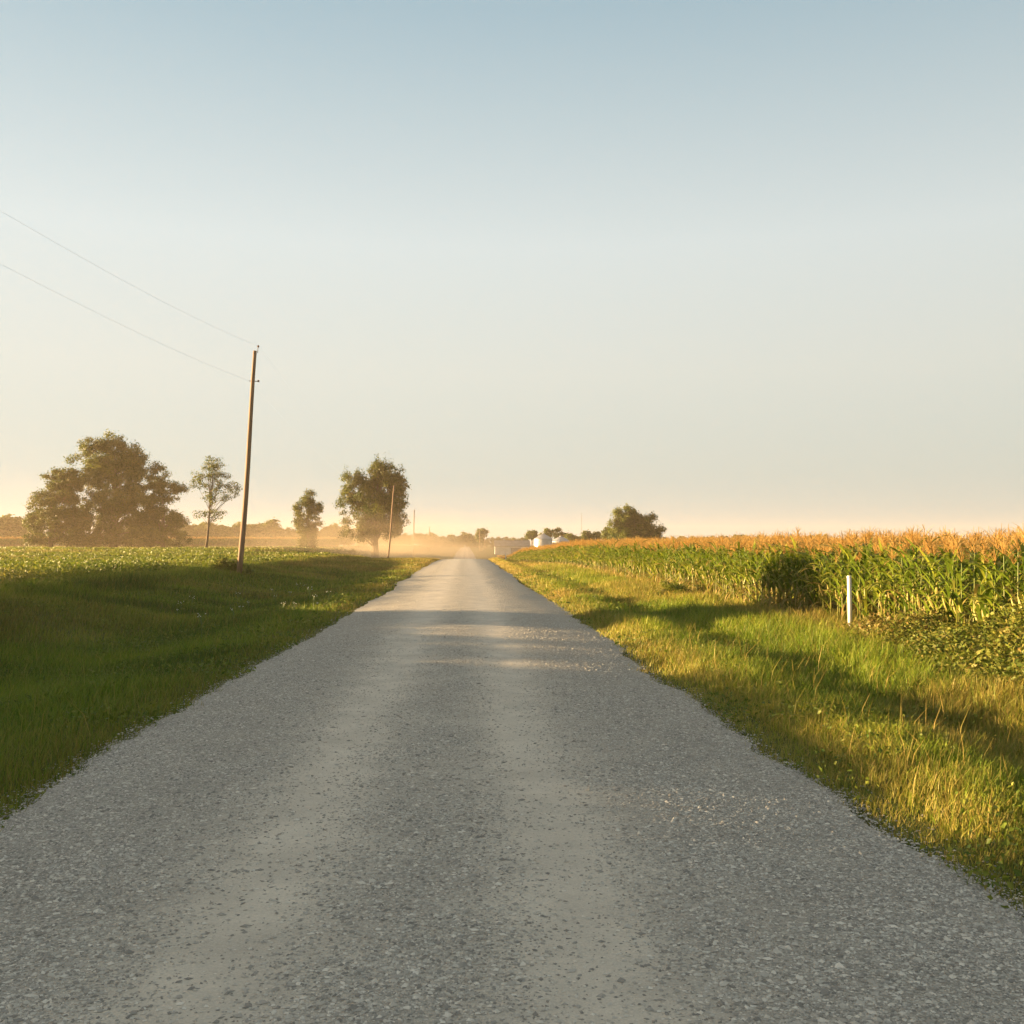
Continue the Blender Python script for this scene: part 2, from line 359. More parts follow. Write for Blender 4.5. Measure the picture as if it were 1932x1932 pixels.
def grass_strip(name, x, y, hfun, dryfun, label, wscale=1.0, shade_tint=0.0):
    vis = (x > -.50 * y - 2.6) & (x < .60 * y + 2.6)
    x, y = x[vis], y[vis]; n = len(x)
    clump = vnoise(x, y, .28, 41) * .6 + vnoise(x, y, 1.3, 42) * .4
    h = hfun(x, y) * (.45 + .9 * clump) * rng.uniform(.6, 1.15, n)
    w = .0058 * np.maximum(1, y / 8) ** .72 * rng.uniform(.7, 1.4, n) * wscale
    lean = h * rng.uniform(.1, .75, n)
    az = rng.normal(.4, 1.6, n)
    dry = np.clip(dryfun(x, y) + rng.normal(0, .22, n), 0, 1)
    rnd = np.clip(vnoise(x, y, 2.2, 44) * .6 + rng.random(n) * .5 - .05 - shade_tint, 0, 1)  # last term puts shade into the blade colour: darker, deeper green
    V, Q, r, d = blades(np.stack([x, y, terrain(x, y) - .02], -1), h, w, lean, az, rnd, dry)
    o = mesh_np(name, V, Q, M_grass, rnd=r, dry=d)
    return tag(o, label, 'grass', kind='stuff')

def h_right(x, y):
    h = .15 + .07 * sstep(2.9, 3.5, x) + .12 * sstep(4.6, 5.6, x)
    h = np.where(x < 2.95, .10, h)
    return h * (.75 + .5 * vnoise(x, y, 3.0, 51))
def dry_right(x, y):
    d = .42 * (1 - sstep(3.0, 3.9, x)) + .06
    d = d + .40 * sstep(.62, .8, vnoise(x, y * .6, 2.6, 52)) + .35 * sstep(30, 80, y)
    d += .6 * np.exp(-((x - 6.7) / .6) ** 2) * np.exp(-((y - 22) / 6) ** 2)
    return d
x, y = scatter(2.35, 7.6, 2.6, 170, 2700)
keep = x > edge_r(y) - .32 * rng.random(len(x)) ** 3 * (vnoise(x, y, .45, 46) > .45) - .05
keep &= rng.random(len(x)) < np.where(x < 3.0, .45 + .55 * sstep(2.6, 3.0, x), 1)
grass_strip('verge_grass', x[keep], y[keep], h_right, dry_right, 'sunlit green and straw coloured grass between road and corn')
# seed stalks standing out of the verge
x, y = scatter(3.0, 7.4, 4, 60, 16)
o_h = lambda x, y: .42 + 0 * x
grass_strip('seeding_grass', x, y, o_h, lambda x, y: .9 + 0 * x, 'tall straw coloured seed stalks standing in the verge grass', .8)
x, y = scatter(-13.5, -3.4, 5, 90, 9)
grass_strip('seeding_grass', x, y, lambda x, y: .46 + 0 * x, lambda x, y: .6 + 0 * x, 'thin seed stalks standing in the shaded roadside grass', .7)
# low clover and dandelion leaves among the grass of both verges
def verge_leaves(name, x0, x1, label, keepf):
    x, y = scatter(x0, x1, 3.2, 60, 420, 8., 1.4)
    k = (rng.random(len(x)) < sstep(.5, .72, vnoise(x, y, .9, 48))) & keepf(x, y) & (x > -.5 * y - 1) & (x < .58 * y + 1); x, y = x[k], y[k]; n = len(x)
    V, Q = leaf_quads(np.stack([x, y, terrain(x, y) + rng.uniform(.02, .17, n)], -1), .035 * np.maximum(1, y / 9) ** .6 * rng.uniform(.7, 1.5, n), up=.5)
    tag(mesh_np(name, V, Q, M_soy, rnd=np.repeat(rng.random(n) * .8, 4), dry=np.repeat(np.clip(rng.normal(0, .15, n), 0, 1), 4)), label, 'weeds', kind='stuff')
VERGE_LEAVES = True

def h_left(x, y):
    return (.14 + .07 * sstep(-3.3, -5, x) + .16 * sstep(-11.5, -13, x)) * (.7 + .6 * vnoise(x, y, 2.6, 61))
def dry_left(x, y):
    d = .30 * sstep(-4.5, -3.2, x) + .04
    d = d + .30 * sstep(.58, .8, vnoise(x * .5, y * .5, 2.5, 62)) + .45 * sstep(35, 110, y)
    return d
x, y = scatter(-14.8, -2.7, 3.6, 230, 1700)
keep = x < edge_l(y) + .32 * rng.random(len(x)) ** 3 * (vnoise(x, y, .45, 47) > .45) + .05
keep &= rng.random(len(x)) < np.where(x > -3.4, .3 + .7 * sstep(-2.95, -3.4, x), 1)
grass_strip('roadside_grass', x[keep], y[keep], h_left, dry_left, 'dark green grass in the shaded ditch between road and crop', 1.0, .22)  # last value paints extra ditch shade into the blades
x, y = scatter(-16.2, -13.2, 26, 190, 1500, 10., 1.3)
grass_strip('bank_grass', x, y, lambda x, y: .48 * sstep(-13.0, -14.0, x) * (.6 + .6 * vnoise(x, y, 4., 63)), lambda x, y: .12 + .35 * sstep(60, 150, y), 'sunlit yellow green grass on the bank between ditch and bean field')

# ------------------------------------------------------------------ leafy ground crops
def leaf_quads(P, size, rnd_tilt=.9, up=None):
    n = len(P)
    nrm = rng.normal(0, 1, (n, 3)); nrm[:, 2] = np.abs(nrm[:, 2]) + (.4 if up is None else up)
    nrm /= np.linalg.norm(nrm, axis=1)[:, None]
    t = np.cross(nrm, rng.normal(0, 1, (n, 3))); t /= np.linalg.norm(t, axis=1)[:, None] + 1e-9
    bt = np.cross(nrm, t)
    l = (size * rng.uniform(.8, 1.3, n))[:, None]; w = l * rng.uniform(.45, .75, n)[:, None]
    V = np.stack([P - t * l * .5, P + bt * w * .5 + nrm * l * .08, P + t * l * .5, P - bt * w * .5 + nrm * l * .08], 1)
    return V.reshape(-1, 3), (np.array([0, 1, 2, 3])[None] + 4 * np.arange(n)[:, None])

verge_leaves('clover_leaves', 2.6, 6.8, 'small clover leaves among the grass beside the corn', lambda x, y: x > edge_r(y) - .1)
verge_leaves('clover_leaves', -13, -2.9, 'small clover leaves among the shaded roadside grass', lambda x, y: x < edge_l(y) + .1)
def crop_edge(y):
    """Height of the plants along the near edge of the left field."""
    h = .80 + (.04 + .07 * sstep(24, 34, y)) * (vnoise(y, 0 * y, 4., 71) - .5) * 2
    h = h + .23 * (1 - sstep(14, 24, y)) + .05 * (1 - sstep(22, 28, y)) - .25 * np.exp(-((y - 31.0) / 2.2) ** 2) - .30 * sstep(46, 72, y)
    return h
def soy(name, x, y, hh, size, label):
    n = len(x)
    row = .75 + .25 * np.cos(2 * np.pi * x / .76)
    z = hh * (.35 + .65 * rng.random(n) ** .5) * row * (.8 + .4 * vnoise(x, y, 1.1, 72))
    P = np.stack([x, y, terrain(x, y) + z], -1)
    V, Q = leaf_quads(P, size, up=.05)
    rnd = np.clip(.55 * vnoise(x, y, 5, 73) + .55 * rng.random(n), 0, 1)
    dry = np.clip(.5 * sstep(.55, .85, vnoise(x, y, 9, 74)) + rng.normal(0, .12, n), 0, 1)
    o = mesh_np(name, V, Q, M_soy, rnd=np.repeat(rnd, 4), dry=np.repeat(dry, 4))
    return tag(o, label, 'crop', kind='stuff')
X_, Y_ = [], []
edges = np.geomspace(24, 240, 50)
for a, b in zip(edges[:-1], edges[1:]):
    m = .5 * (a + b); xl, xr = -.50 * m - 4, -14.0
    if xl > xr: continue
    k = rng.poisson(260 * min(1, (30 / m) ** 2) * (b - a) * (xr - xl))
    X_.append(rng.uniform(xl, xr, k)); Y_.append(rng.uniform(a, b, k))
x = np.concatenate(X_); y = np.concatenate(Y_)
soy('bean_field', x, y, crop_edge(y) * sstep(-14.2, -15.6, x), .085 * np.maximum(1, y / 32) ** .95, 'sunlit green bean crop covering the field beyond the ditch')
# the same crop nearer than the picture's edge: it shades the ditch and the road
x = rng.uniform(-20, -14.0, 190000); y = rng.uniform(-6, 31, 190000)
soy('bean_rows', x, y, crop_edge(y) * sstep(-13.6, -14.8, x), np.full(len(x), .12), 'green bean rows beside the ditch close to the camera')

# rank weeds in front of the corn
x, y = [], []
n = 42000
y = rng.uniform(7.5, 18.5, n); x = rng.uniform(5.3, 7.4, n)
hh = np.interp(y, [7.5, 10, 12.5, 15, 17, 18.5], [1.0, .95, .80, .58, .42, .18]) * sstep(5.2 + (y - 8) * .055, 6.4 + (y - 8) * .045, x) * (.7 + .6 * vnoise(x, y, .55, 81))
z = hh * rng.random(n) ** .6
P = np.stack([x, y, terrain(x, y) + z], -1)[hh > .1]; n = len(P)
V, Q = leaf_quads(P, np.full(n, .06) * rng.uniform(.6, 1.3, n))
rn = np.clip(.5 * vnoise(P[:, 0], P[:, 1], .5, 82) + .55 * rng.random(n), 0, 1)
dr = np.clip(.12 * vnoise(P[:, 0], P[:, 1], .8, 83) + .45 * sstep(14, 17, P[:, 1]) + rng.normal(0, .2, n), 0, 1)
tag(mesh_np('broadleaf_weeds', V, Q, M_weed, rnd=np.repeat(rn, 4), dry=np.repeat(dr, 4)), 'bushy olive broadleaf weeds growing in front of the corn', 'weeds', kind='stuff')

# ------------------------------------------------------------------ corn
def corn_parts(seed, hi=True):
    """Arrays for one plant about 1.9 m tall: {part: (V, Q, rnd, dry)}."""
    g = np.random.default_rng(seed)
    H = 1.58 * g.uniform(.96, 1.04); bend = g.normal(0, .05, 2)
    def axis(t): return np.array([bend[0] * t * t, bend[1] * t * t, H * t])
    parts = {}
    mb = MB(); ts = np.linspace(0, 1, 6 if hi else 3)
    mb.tube([axis(t) for t in ts], .014 * (1 - .55 * ts), 5 if hi else 4, cap=False)
    V, Q = np.concatenate(mb.V), np.concatenate(mb.Q)
    parts['stalk'] = (V, Q, np.full(len(V), .6), np.clip(.45 - V[:, 2] * .3, 0, 1))
    Vs, Qs, Rs, Ds = [], [], [], []; n0 = 0
    nl = 15 if hi else 10; seg = 6 if hi else 4
    a0 = g.uniform(0, 6.28)
    for i in range(nl):
        t0 = .10 + .86 * (i + g.uniform(-.25, .25)) / nl
        az = a0 + np.pi * (i % 2) + g.normal(0, .38)
        Lg = (.62 if .25 < t0 < .85 else .44) * g.uniform(.8, 1.15)
        W = (.052 if hi else .080) * g.uniform(.8, 1.15)
        el = g.uniform(1.0, 1.35); droop = g.uniform(.7, 2.2); dry = 0.
        if t0 < .34 and g.random() < .75: dry = g.uniform(.5, 1); droop += 1.0; el = .3; W *= .6
        elif g.random() < .10: dry = g.uniform(.3, .8)
        s = np.linspace(0, 1, seg + 1); ang = el - droop * s ** 1.3
        d = np.diff(s, prepend=0) * Lg
        rr = np.cumsum(np.cos(ang) * d); zz = np.cumsum(np.sin(ang) * d)
        tw = g.normal(0, .5) * s
        ww = W * .5 * np.sin(np.pi * np.clip(.12 + .86 * s, 0, 1)) ** .7
        ctr = axis(t0) + np.stack([np.cos(az) * rr, np.sin(az) * rr, zz], -1)
        nx = np.stack([-np.sin(az) * np.cos(tw), np.cos(az) * np.cos(tw), np.sin(tw)], -1)
        Vl = np.stack([ctr - nx * ww[:, None], ctr + nx * ww[:, None]], 1).reshape(-1, 3)
        q = 2 * np.arange(seg)[:, None] + np.array([0, 1, 3, 2])[None]
        Vs.append(Vl); Qs.append(q + n0); n0 += len(Vl)
        Rs.append(np.full(len(Vl), np.clip(g.normal(.45, .25), 0, 1)))
        Ds.append(np.clip(dry + .35 * np.repeat(s, 2) ** 3, 0, 1))
    parts['foliage'] = (np.concatenate(Vs), np.concatenate(Qs), np.concatenate(Rs), np.concatenate(Ds))
    # tassel
    Vs, Qs, Rs = [], [], []; n0 = 0; top = axis(1.0)
    nb = 18 if hi else 11
    for i in range(nb):
        az = g.uniform(0, 6.28); tilt = 0.08 if i == 0 else g.uniform(.25, .75)
        Lg = (.36 if i == 0 else g.uniform(.22, .32)); base = top + np.array([0, 0, -.04 if i == 0 else g.uniform(0, .12)])
        s = np.linspace(0, 1, 3); ang = np.pi / 2 - tilt - (.0 if i == 0 else .7) * s ** 2
        d = np.diff(s, prepend=0) * Lg
        c = base + np.stack([np.cos(az) * np.cumsum(np.cos(ang) * d), np.sin(az) * np.cumsum(np.cos(ang) * d), np.cumsum(np.sin(ang) * d)], -1)
        w = (.0050 if hi else .0085) * np.array([.8, 1, .5])
        for r2 in (0, 1):
            f = az + np.pi / 2 if r2 == 0 else az
            nv = np.array([np.cos(f), np.sin(f), 0 if r2 == 0 else .3])
            if i == 0 and r2 == 0: nv = np.array([1., 0, 0])
            if i == 0 and r2 == 1: nv = np.array([0, 1., 0])
            Vl = np.stack([c - nv * w[:, None], c + nv * w[:, None]], 1).reshape(-1, 3)
            Vs.append(Vl); Qs.append(2 * np.arange(2)[:, None] + np.array([0, 1, 3, 2])[None] + n0); n0 += 6
            Rs.append(np.full(6, g.random()))
    V = np.concatenate(Vs); parts['tassel'] = (V, np.concatenate(Qs), np.concatenate(Rs), np.zeros(len(V)))
    if hi:
        mb = MB(); az = a0 + .6; b0 = axis(g.uniform(.36, .58)); u = np.array([np.cos(az) * .35, np.sin(az) * .35, .94])
        mb.tube([b0 + u * q for q in (.0, .05, .12, .18, .24)], np.array([.012, .026, .028, .020, .006]), 6, cap=False)
        V, Q = np.concatenate(mb.V), np.concatenate(mb.Q)
        parts['ear'] = (V, Q, np.full(len(V), g.random()), np.full(len(V), g.random()))
    return parts
CM = {'stalk': M_corn, 'foliage': M_corn, 'tassel': M_tassel, 'ear': M_husk}
CO = ['foliage', 'stalk', 'tassel', 'ear']
hi_protos = [corn_parts(100 + i, True) for i in range(8)]
lo_protos = [corn_parts(200 + i, False) for i in range(6)]

ROW0, ROWS = 7.35, .76
plants = []                                    # x, y, row
for r in range(16):
    sp = .15 if r < 3 else (.19 if r < 6 else .3)
    yy = np.arange(5.0 if r < 6 else 8.0, 235, sp); yy = yy[rng.random(len(yy)) > .06]
    yy = yy + rng.normal(0, .04, len(yy))
    if r > 5: yy = yy[rng.random(len(yy)) < np.where(yy > 70, .6, 1)]
    plants.append(np.stack([ROW0 + ROWS * r + rng.normal(0, .05, len(yy)), yy, np.full(len(yy), r)], -1))
plants = np.concatenate(plants)
vis = plants[:, 0] < .60 * plants[:, 1] + 3
seen = vis & (plants[:, 0] < .535 * plants[:, 1]) & (plants[:, 2] < 2)
idx = np.where(seen)[0]; idx = idx[np.argsort(plants[idx, 1] + plants[idx, 2] * 5)][:300]
single = np.zeros(len(plants), bool); single[idx] = True

protos = []
for k, pr in enumerate(hi_protos):
    ms = {}
    for nm in CO:
        V, Q, r_, d_ = pr[nm]
        ob = mesh_np(nm, V, Q, CM[nm], rnd=r_, dry=d_); ms[nm] = ob.data; bpy.data.objects.remove(ob)
    protos.append(ms)
CORN_LABEL = 'ripening corn plant with drooping leaves and tan tassel at the edge of the corn field'
for i in idx:
    x, y, r = plants[i]
    root = bpy.data.objects.new('corn_plant', None); C.objects.link(root); root.empty_display_size = .2
    root.location = (x, y, float(terrain(x, y)) - .02); root.rotation_euler = (rng.normal(0, .03), rng.normal(0, .03), rng.uniform(0, 6.28))
    sz = rng.uniform(.88, 1.08); root.scale = (sz, sz, sz * rng.uniform(.96, 1.02))
    tag(root, CORN_LABEL, 'corn plant', 'corn plants along the edge of the corn field')
    ms = protos[rng.integers(len(protos))]
    for nm in CO:
        c = bpy.data.objects.new(nm, ms[nm]); C.objects.link(c); c.parent = root

def merged_corn(name, sel, near, label, hscale=1.0, wide=1.0):
    G = {k: [[], [], [], [], []] for k in range(4)}
    VV, QQ, RR, DD, MI = [], [], [], [], []; n0 = 0
    protoset = hi_protos if near else lo_protos
    which = rng.integers(len(protoset), size=len(sel))
    for k, pr in enumerate(protoset):
        s_ = sel[which == k]; m = len(s_)
        if m == 0: continue
        a = rng.uniform(0, 6.28, m); sz = rng.uniform(.87, 1.08, m) * hscale
        ca, sa = np.cos(a)[:, None], np.sin(a)[:, None]
        base = np.stack([s_[:, 0], s_[:, 1], terrain(s_[:, 0], s_[:, 1]) - .02], -1)
        for nm in CO:
            if nm not in pr: continue
            V, Q, r_, d_ = pr[nm]
            W = np.stack([(V[:, 0] * ca - V[:, 1] * sa) * wide, (V[:, 0] * sa + V[:, 1] * ca) * wide, np.broadcast_to(V[:, 2], (m, len(V)))], -1) * sz[:, None, None] + base[:, None]
            VV.append(W.reshape(-1, 3)); QQ.append((Q[None] + (n0 + len(V) * np.arange(m))[:, None, None]).reshape(-1, 4)); n0 += m * len(V)
            RR.append(np.clip(np.tile(r_, m) + np.repeat(rng.normal(0, .12, m), len(V)), 0, 1)); DD.append(np.tile(d_, m))
            MI.append(np.full(m * len(Q), {'foliage': 0, 'stalk': 0, 'tassel': 1, 'ear': 2}[nm]))
    o = mesh_np(name, np.concatenate(VV), np.concatenate(QQ), [M_corn, M_tassel, M_husk], rnd=np.concatenate(RR), dry=np.concatenate(DD), mi=np.concatenate(MI))
    return tag(o, label, 'corn', kind='stuff')
rest = vis & ~single
near = rest & (plants[:, 1] < 60) & (plants[:, 2] < 4)
merged = np.concatenate([plants[near]])
merged_corn('standing_corn', plants[near], True, 'standing corn behind the plants at the edge of the field')
merged_corn('corn_field', plants[rest & ~near], False, 'field of ripening corn with tan tassels running along the road', 1.0)
# far corn across the left field
far = np.stack([rng.uniform(-210, -38, 4600), rng.uniform(296, 312, 4600), np.zeros(4600)], -1)
merged_corn('distant_corn', far, False, 'strip of tan corn across the far side of the bean field', 1.5, 1.8)

# ------------------------------------------------------------------ trees
def crown_arrays(lobes, nclump, per, leaf, seed, clump_r=(.5, .9), upright=0.0):
    g = np.random.default_rng(seed)
    lobes = np.array(lobes, float)
    vol = (lobes[:, 3] * lobes[:, 4] * lobes[:, 5]) ** .8; pick = g.choice(len(lobes), nclump, p=vol / vol.sum())
    d = g.normal(0, 1, (nclump, 3)); d /= np.linalg.norm(d, axis=1)[:, None]
    rad = g.random(nclump) ** .33 * g.uniform(.82, 1.06, nclump)
    ctr = lobes[pick, :3] + d * rad[:, None] * lobes[pick, 3:6]
    cr = g.uniform(*clump_r, nclump)
    cnt = g.poisson(per * (cr / np.mean(clump_r)) ** 2)
    ci = np.repeat(np.arange(nclump), cnt); n = len(ci)
    off = g.normal(0, .44, (n, 3)) * cr[ci][:, None] * np.array([1, 1, .75])
    if upright:
        off[:, 2] += np.abs(g.normal(0, upright, n)) * (np.hypot(off[:, 0], off[:, 1]) < cr[ci] * .35)
    P = ctr[ci] + off
    nrm = off + g.normal(0, .6, (n, 3)) * cr[ci][:, None]; nrm[:, 2] += .3; nrm /= np.linalg.norm(nrm, axis=1)[:, None]
    t = np.cross(nrm, g.normal(0, 1, (n, 3))); t /= np.linalg.norm(t, axis=1)[:, None] + 1e-9
    bt = np.cross(nrm, t)
    l = (leaf * g.uniform(.7, 1.35, n))[:, None]; w = l * g.uniform(.5, .8, n)[:, None]
    V = np.stack([P - t * l * .5, P + bt * w * .5, P + t * l * .5, P - bt * w * .5], 1).reshape(-1, 3)
    Q = np.arange(4 * n).reshape(-1, 4)
    rn = np.clip(g.random(nclump)[ci] * .6 + g.random(n) * .45, 0, 1)
    dr = np.clip(g.normal(-.1, .25, nclump)[ci] + g.normal(0, .1, n), 0, 1)
    return V, Q, np.repeat(rn, 4), np.repeat(dr, 4), ctr

def trunk_mesh(H, r0, ctrs, nlimb, seed, fork=.3, lean=(0, 0)):
    g = np.random.default_rng(seed); mb = MB()
    ts = np.linspace(0, 1, 7)
    wob = np.cumsum(g.normal(0, .02 * H / 7, (7, 2)), 0); wob[0] = 0
    P = np.stack([lean[0] * ts + wob[:, 0], lean[1] * ts + wob[:, 1], H * ts], -1)
    rr = r0 * np.array([1.5, 1.0, .85, .7, .52, .34, .15])
    mb.tube(P, rr, 8)
    far_ = ctrs[g.permutation(len(ctrs))[:nlimb]]
    for c in far_:
        t0 = np.clip(g.uniform(fork, .85) * min(1, c[2] / H + .1), .12, .9)
        s0 = np.array([np.interp(t0, ts, P[:, k]) for k in range(3)])
        if s0[2] > c[2] + .5: s0 = np.array([np.interp(max(.1, (c[2] - .6) / H), ts, P[:, k]) for k in range(3)])
        m = .5 * (s0 + c) + np.array([0, 0, .12 * np.linalg.norm(c - s0)]) + g.normal(0, .2, 3)
        s = np.linspace(0, 1, 5)[:, None]
        B = s0 * (1 - s) ** 2 + 2 * m * s * (1 - s) + c * s ** 2
        rl = max(.03, r0 * .33 * (1 - t0 * .5))
        mb.tube(B, rl * np.linspace(1, .18, 5), 5, cap=False)
    return mb

def tree(name, x, y, lobes, label, seed, H, r0, nclump=150, per=110, leaf=.28, clump_r=(.6, 1.1), nlimb=26, fork=.3, upright=0., cat='tree', group=None, lean=(0, 0), sink=.1):
    root = empty(name, (x, y, float(terrain(x, y)) - sink), label, cat, group)
    V, Q, rn, dr, ctr = crown_arrays(lobes, nclump, per, leaf, seed, clump_r, upright)
    mesh_np('crown', V, Q, M_tree, root, rnd=rn, dry=dr)
    trunk_mesh(H, r0, ctr, nlimb, seed + 1, fork, lean).build('trunk', M_bark, root, smooth=True)
    return root

def lobes_px(D, x0, rows):
    """Lobes written as (pixel x, pixel y, half width px, half height px, depth m) of a crown that stands at distance D."""
    out_ = []
    zb = float(terrain(x0, D))
    for px, py, hw, hh, dy in rows:
        X_, Z_ = at(px, py, D); k = D / F
        out_.append((X_ - x0, dy, Z_ - zb, hw * k, max(hw, hh) * k * .8, hh * k))
    return out_
D = 196.
x0 = at(215, 1030, D)[0]
tree('broad_tree', x0, D, lobes_px(D, x0, [(200, 868, 58, 40, 0), (218, 830, 20, 20, 0), (178, 845, 28, 22, 0), (245, 880, 38, 45, 1), (205, 930, 70, 50, -1), (190, 985, 60, 45, 0), (255, 960, 40, 50, 2), (170, 1014, 60, 20, -1), (255, 1012, 50, 20, -1)]),
     'tallest and broadest hazy tree at the far edge of the bean field', 301, 17, .55, 400, 200, .30, (.8, 1.6), 40, .2)
x0 = at(108, 1030, D)[0]
tree('round_tree', x0, D - 3, lobes_px(D - 3, x0, [(120, 920, 40, 42, 0), (100, 965, 45, 50, 0), (80, 1000, 34, 32, 0), (135, 990, 40, 40, -1), (60, 985, 14, 16, 0)]),
     'rounded tree leaning against the tall tree on its side away from the road', 302, 11, .4, 240, 190, .29, (.7, 1.3), 26, .15)
x0 = at(298, 1030, D)[0]
tree('spreading_tree', x0, D + 3, lobes_px(D + 3, x0, [(300, 905, 22, 34, 0), (322, 918, 26, 16, 0), (282, 935, 28, 28, 0), (320, 935, 20, 12, 0), (300, 980, 40, 30, 0), (326, 990, 26, 24, 0), (275, 1010, 46, 22, -1), (315, 1014, 42, 18, 1)]),
     'open spreading tree with sky gaps between the tall tree and the slender tree', 303, 11, .35, 230, 160, .27, (.6, 1.2), 30, .2)
x0 = at(388, 1030, 150.)[0]
tree('slender_tree', x0, 150., lobes_px(150., x0, [(402, 886, 24, 26, 0), (400, 871, 12, 12, 0), (372, 905, 14, 16, 0), (440, 922, 14, 18, 0), (420, 908, 20, 20, 0), (380, 915, 20, 20, 0), (430, 935, 18, 20, 0), (400, 935, 24, 16, 0), (404, 968, 22, 12, 0), (378, 968, 16, 8, 0)]),
     'slender thin crowned tree with its bare trunk showing beside the near pole', 304, 12, .17, 150, 34, .20, (.4, .8), 60, .4, lean=(.9, 0))
x0 = at(580, 1034, 210.)[0]
tree('ivy_tree', x0, 210., lobes_px(210., x0, [(581, 950, 16, 20, 0), (584, 940, 11, 14, 0), (579, 1020, 17, 16, 0), (600, 958, 11, 16, 0), (563, 962, 10, 16, 0), (580, 985, 25, 26, 0), (579, 1012, 19, 24, 0)]),
     'small narrow tree alone in the dust between pole and big roadside tree', 305, 9, .3, 130, 130, .27, (.6, 1.1), 14, .2)
x0 = at(708, 1036, 205.)[0]
tree('roadside_tree', x0, 205., lobes_px(205., x0, [(742, 890, 24, 24, 0), (752, 905, 18, 30, 0), (686, 895, 20, 22, 0), (665, 915, 24, 28, 0), (714, 925, 46, 34, 0), (700, 965, 60, 40, 0), (735, 960, 34, 40, 1), (655, 945, 18, 26, 0), (712, 1000, 50, 18, 0), (668, 1006, 28, 10, 0), (745, 992, 24, 24, 0), (705, 1012, 42, 9, 0), (716, 905, 26, 26, 0), (712, 890, 22, 20, 0), (745, 935, 30, 40, 0)]),
     'big dense tree with ragged top and short trunk beside the road', 306, 12, .7, 340, 150, .32, (.7, 1.4), 40, .22, upright=.9)
x0 = at(1193, 1030, 250.)[0]
tree('field_tree', x0, 250., lobes_px(250., x0, [(1180, 972, 24, 18, 0), (1206, 985, 30, 20, 0), (1165, 995, 20, 22, 0), (1190, 1010, 44, 22, 0), (1235, 1003, 20, 12, 0), (1220, 1012, 30, 16, 0)]),
     'dark rounded tree rising behind the corn field', 307, 9, .4, 220, 210, .32, (.7, 1.4), 18, .2, upright=.5)
# trees round the farm
for j, (px, D, rows, lab) in enumerate([
    (1150, 262., [(1150, 1008, 12, 14, 0)], 'small bush at the foot of the dark field tree'),
    (1113, 330., [(1106, 1012, 9, 12, 0), (1122, 1013, 14, 9, 0)], 'low rounded tree between grain bins and dark field tree'),
    (1082, 345., [(1078, 1014, 10, 8, 0), (1090, 1018, 12, 7, 0)], 'low bush just right of the second grain bin'),
    (1048, 372., [(1030, 1006, 13, 9, 0), (1050, 1007, 18, 10, 0), (1062, 1011, 10, 8, 0)], 'wide tree rising behind the two grain bins'),
    (1003, 360., [(999, 1010, 6, 9, 0), (1006, 1009, 8, 9, 0)], 'small tree beside the first grain bin and barn end'),
    (909, 430., [(909, 1004, 11, 7, 0), (907, 1012, 9, 10, 0)], 'single tree with pale trunk pole beside the distant road')]):
    x0 = at(px, 1030, D)[0]
    tree('farm_tree', x0, D, lobes_px(D, x0, rows), lab, 320 + j, max(2.5, at(px, 1006, D)[1] - float(terrain(x0, D)) - 1), .2, 50, 70, .5, (.7, 1.3), 6, .2)

# bushes
def bush(name, x, y, lobes, label, seed, leaf, nclump, per, clump_r):
    root = empty(name, (x, y, float(terrain(x, y)) - .05), label, 'bush')
    V, Q, rn, dr, ctr = crown_arrays(lobes, nclump, per, leaf, seed, clump_r)
    V[:, 2] = np.maximum(V[:, 2], .02)
    mesh_np('foliage', V, Q, M_soy, root, rnd=rn, dry=dr)
    mb = MB(); g = np.random.default_rng(seed)
    for c in ctr[:14]:
        mb.tube([(0, 0, 0), (c[0] * .4, c[1] * .4, c[2] * .6), tuple(c)], np.array([.02, .014, .006]), 5, cap=False)
    mb.build('stems', M_bark, root)
px1 = at(444, 1068, 57.)[0]
bush('weedy_bush', px1 - .3, 57.2, [(-.5, 0, .55, .5, .4, .55), (.2, .1, .45, .5, .4, .4), (.9, 0, .25, .5, .4, .25)], 'leafy green bush at the foot of the near utility pole', 331, .12, 60, 60, (.12, .25))
x0 = at(1275, 1110, 31.)[0]
bush('low_shrub', 6.3, 31., [(0, 0, .3, .45, .6, .35), (.3, .5, .25, .4, .5, .3)], 'small dark shrub at the corn edge, beyond the dark corn', 332, .07, 60, 70, (.1, .2))
x0 = at(640, 1034, 215.)[0]
bush('brush_mound', x0, 215., [(0, 0, .3, 3.2, 1.5, 1.0), (2.4, 0, .2, 2.2, 1.2, .6), (-2.4, 0, .2, 1.6, 1.2, .5)], 'low mound of brush between the narrow tree and big tree', 333, .3, 80, 60, (.3, .6))
# added unseen caster: a bushy crown shaped so that its shadow darkens the corn
shx, shy = -19.5, 27.6
tree('shadow_caster', shx, shy, [(0, 0, 2.3, 1.3, 2.5, 1.25), (0, .9, 1.9, 1.2, 1.7, 1.6), (0, -1.0, 1.9, 1.2, 1.7, 1.6)], 'bushy tree added out of view to cast a shadow on the corn', 340, 2.2, .12, 190, 150, .13, (.25, .5), 12, .2, sink=.3)

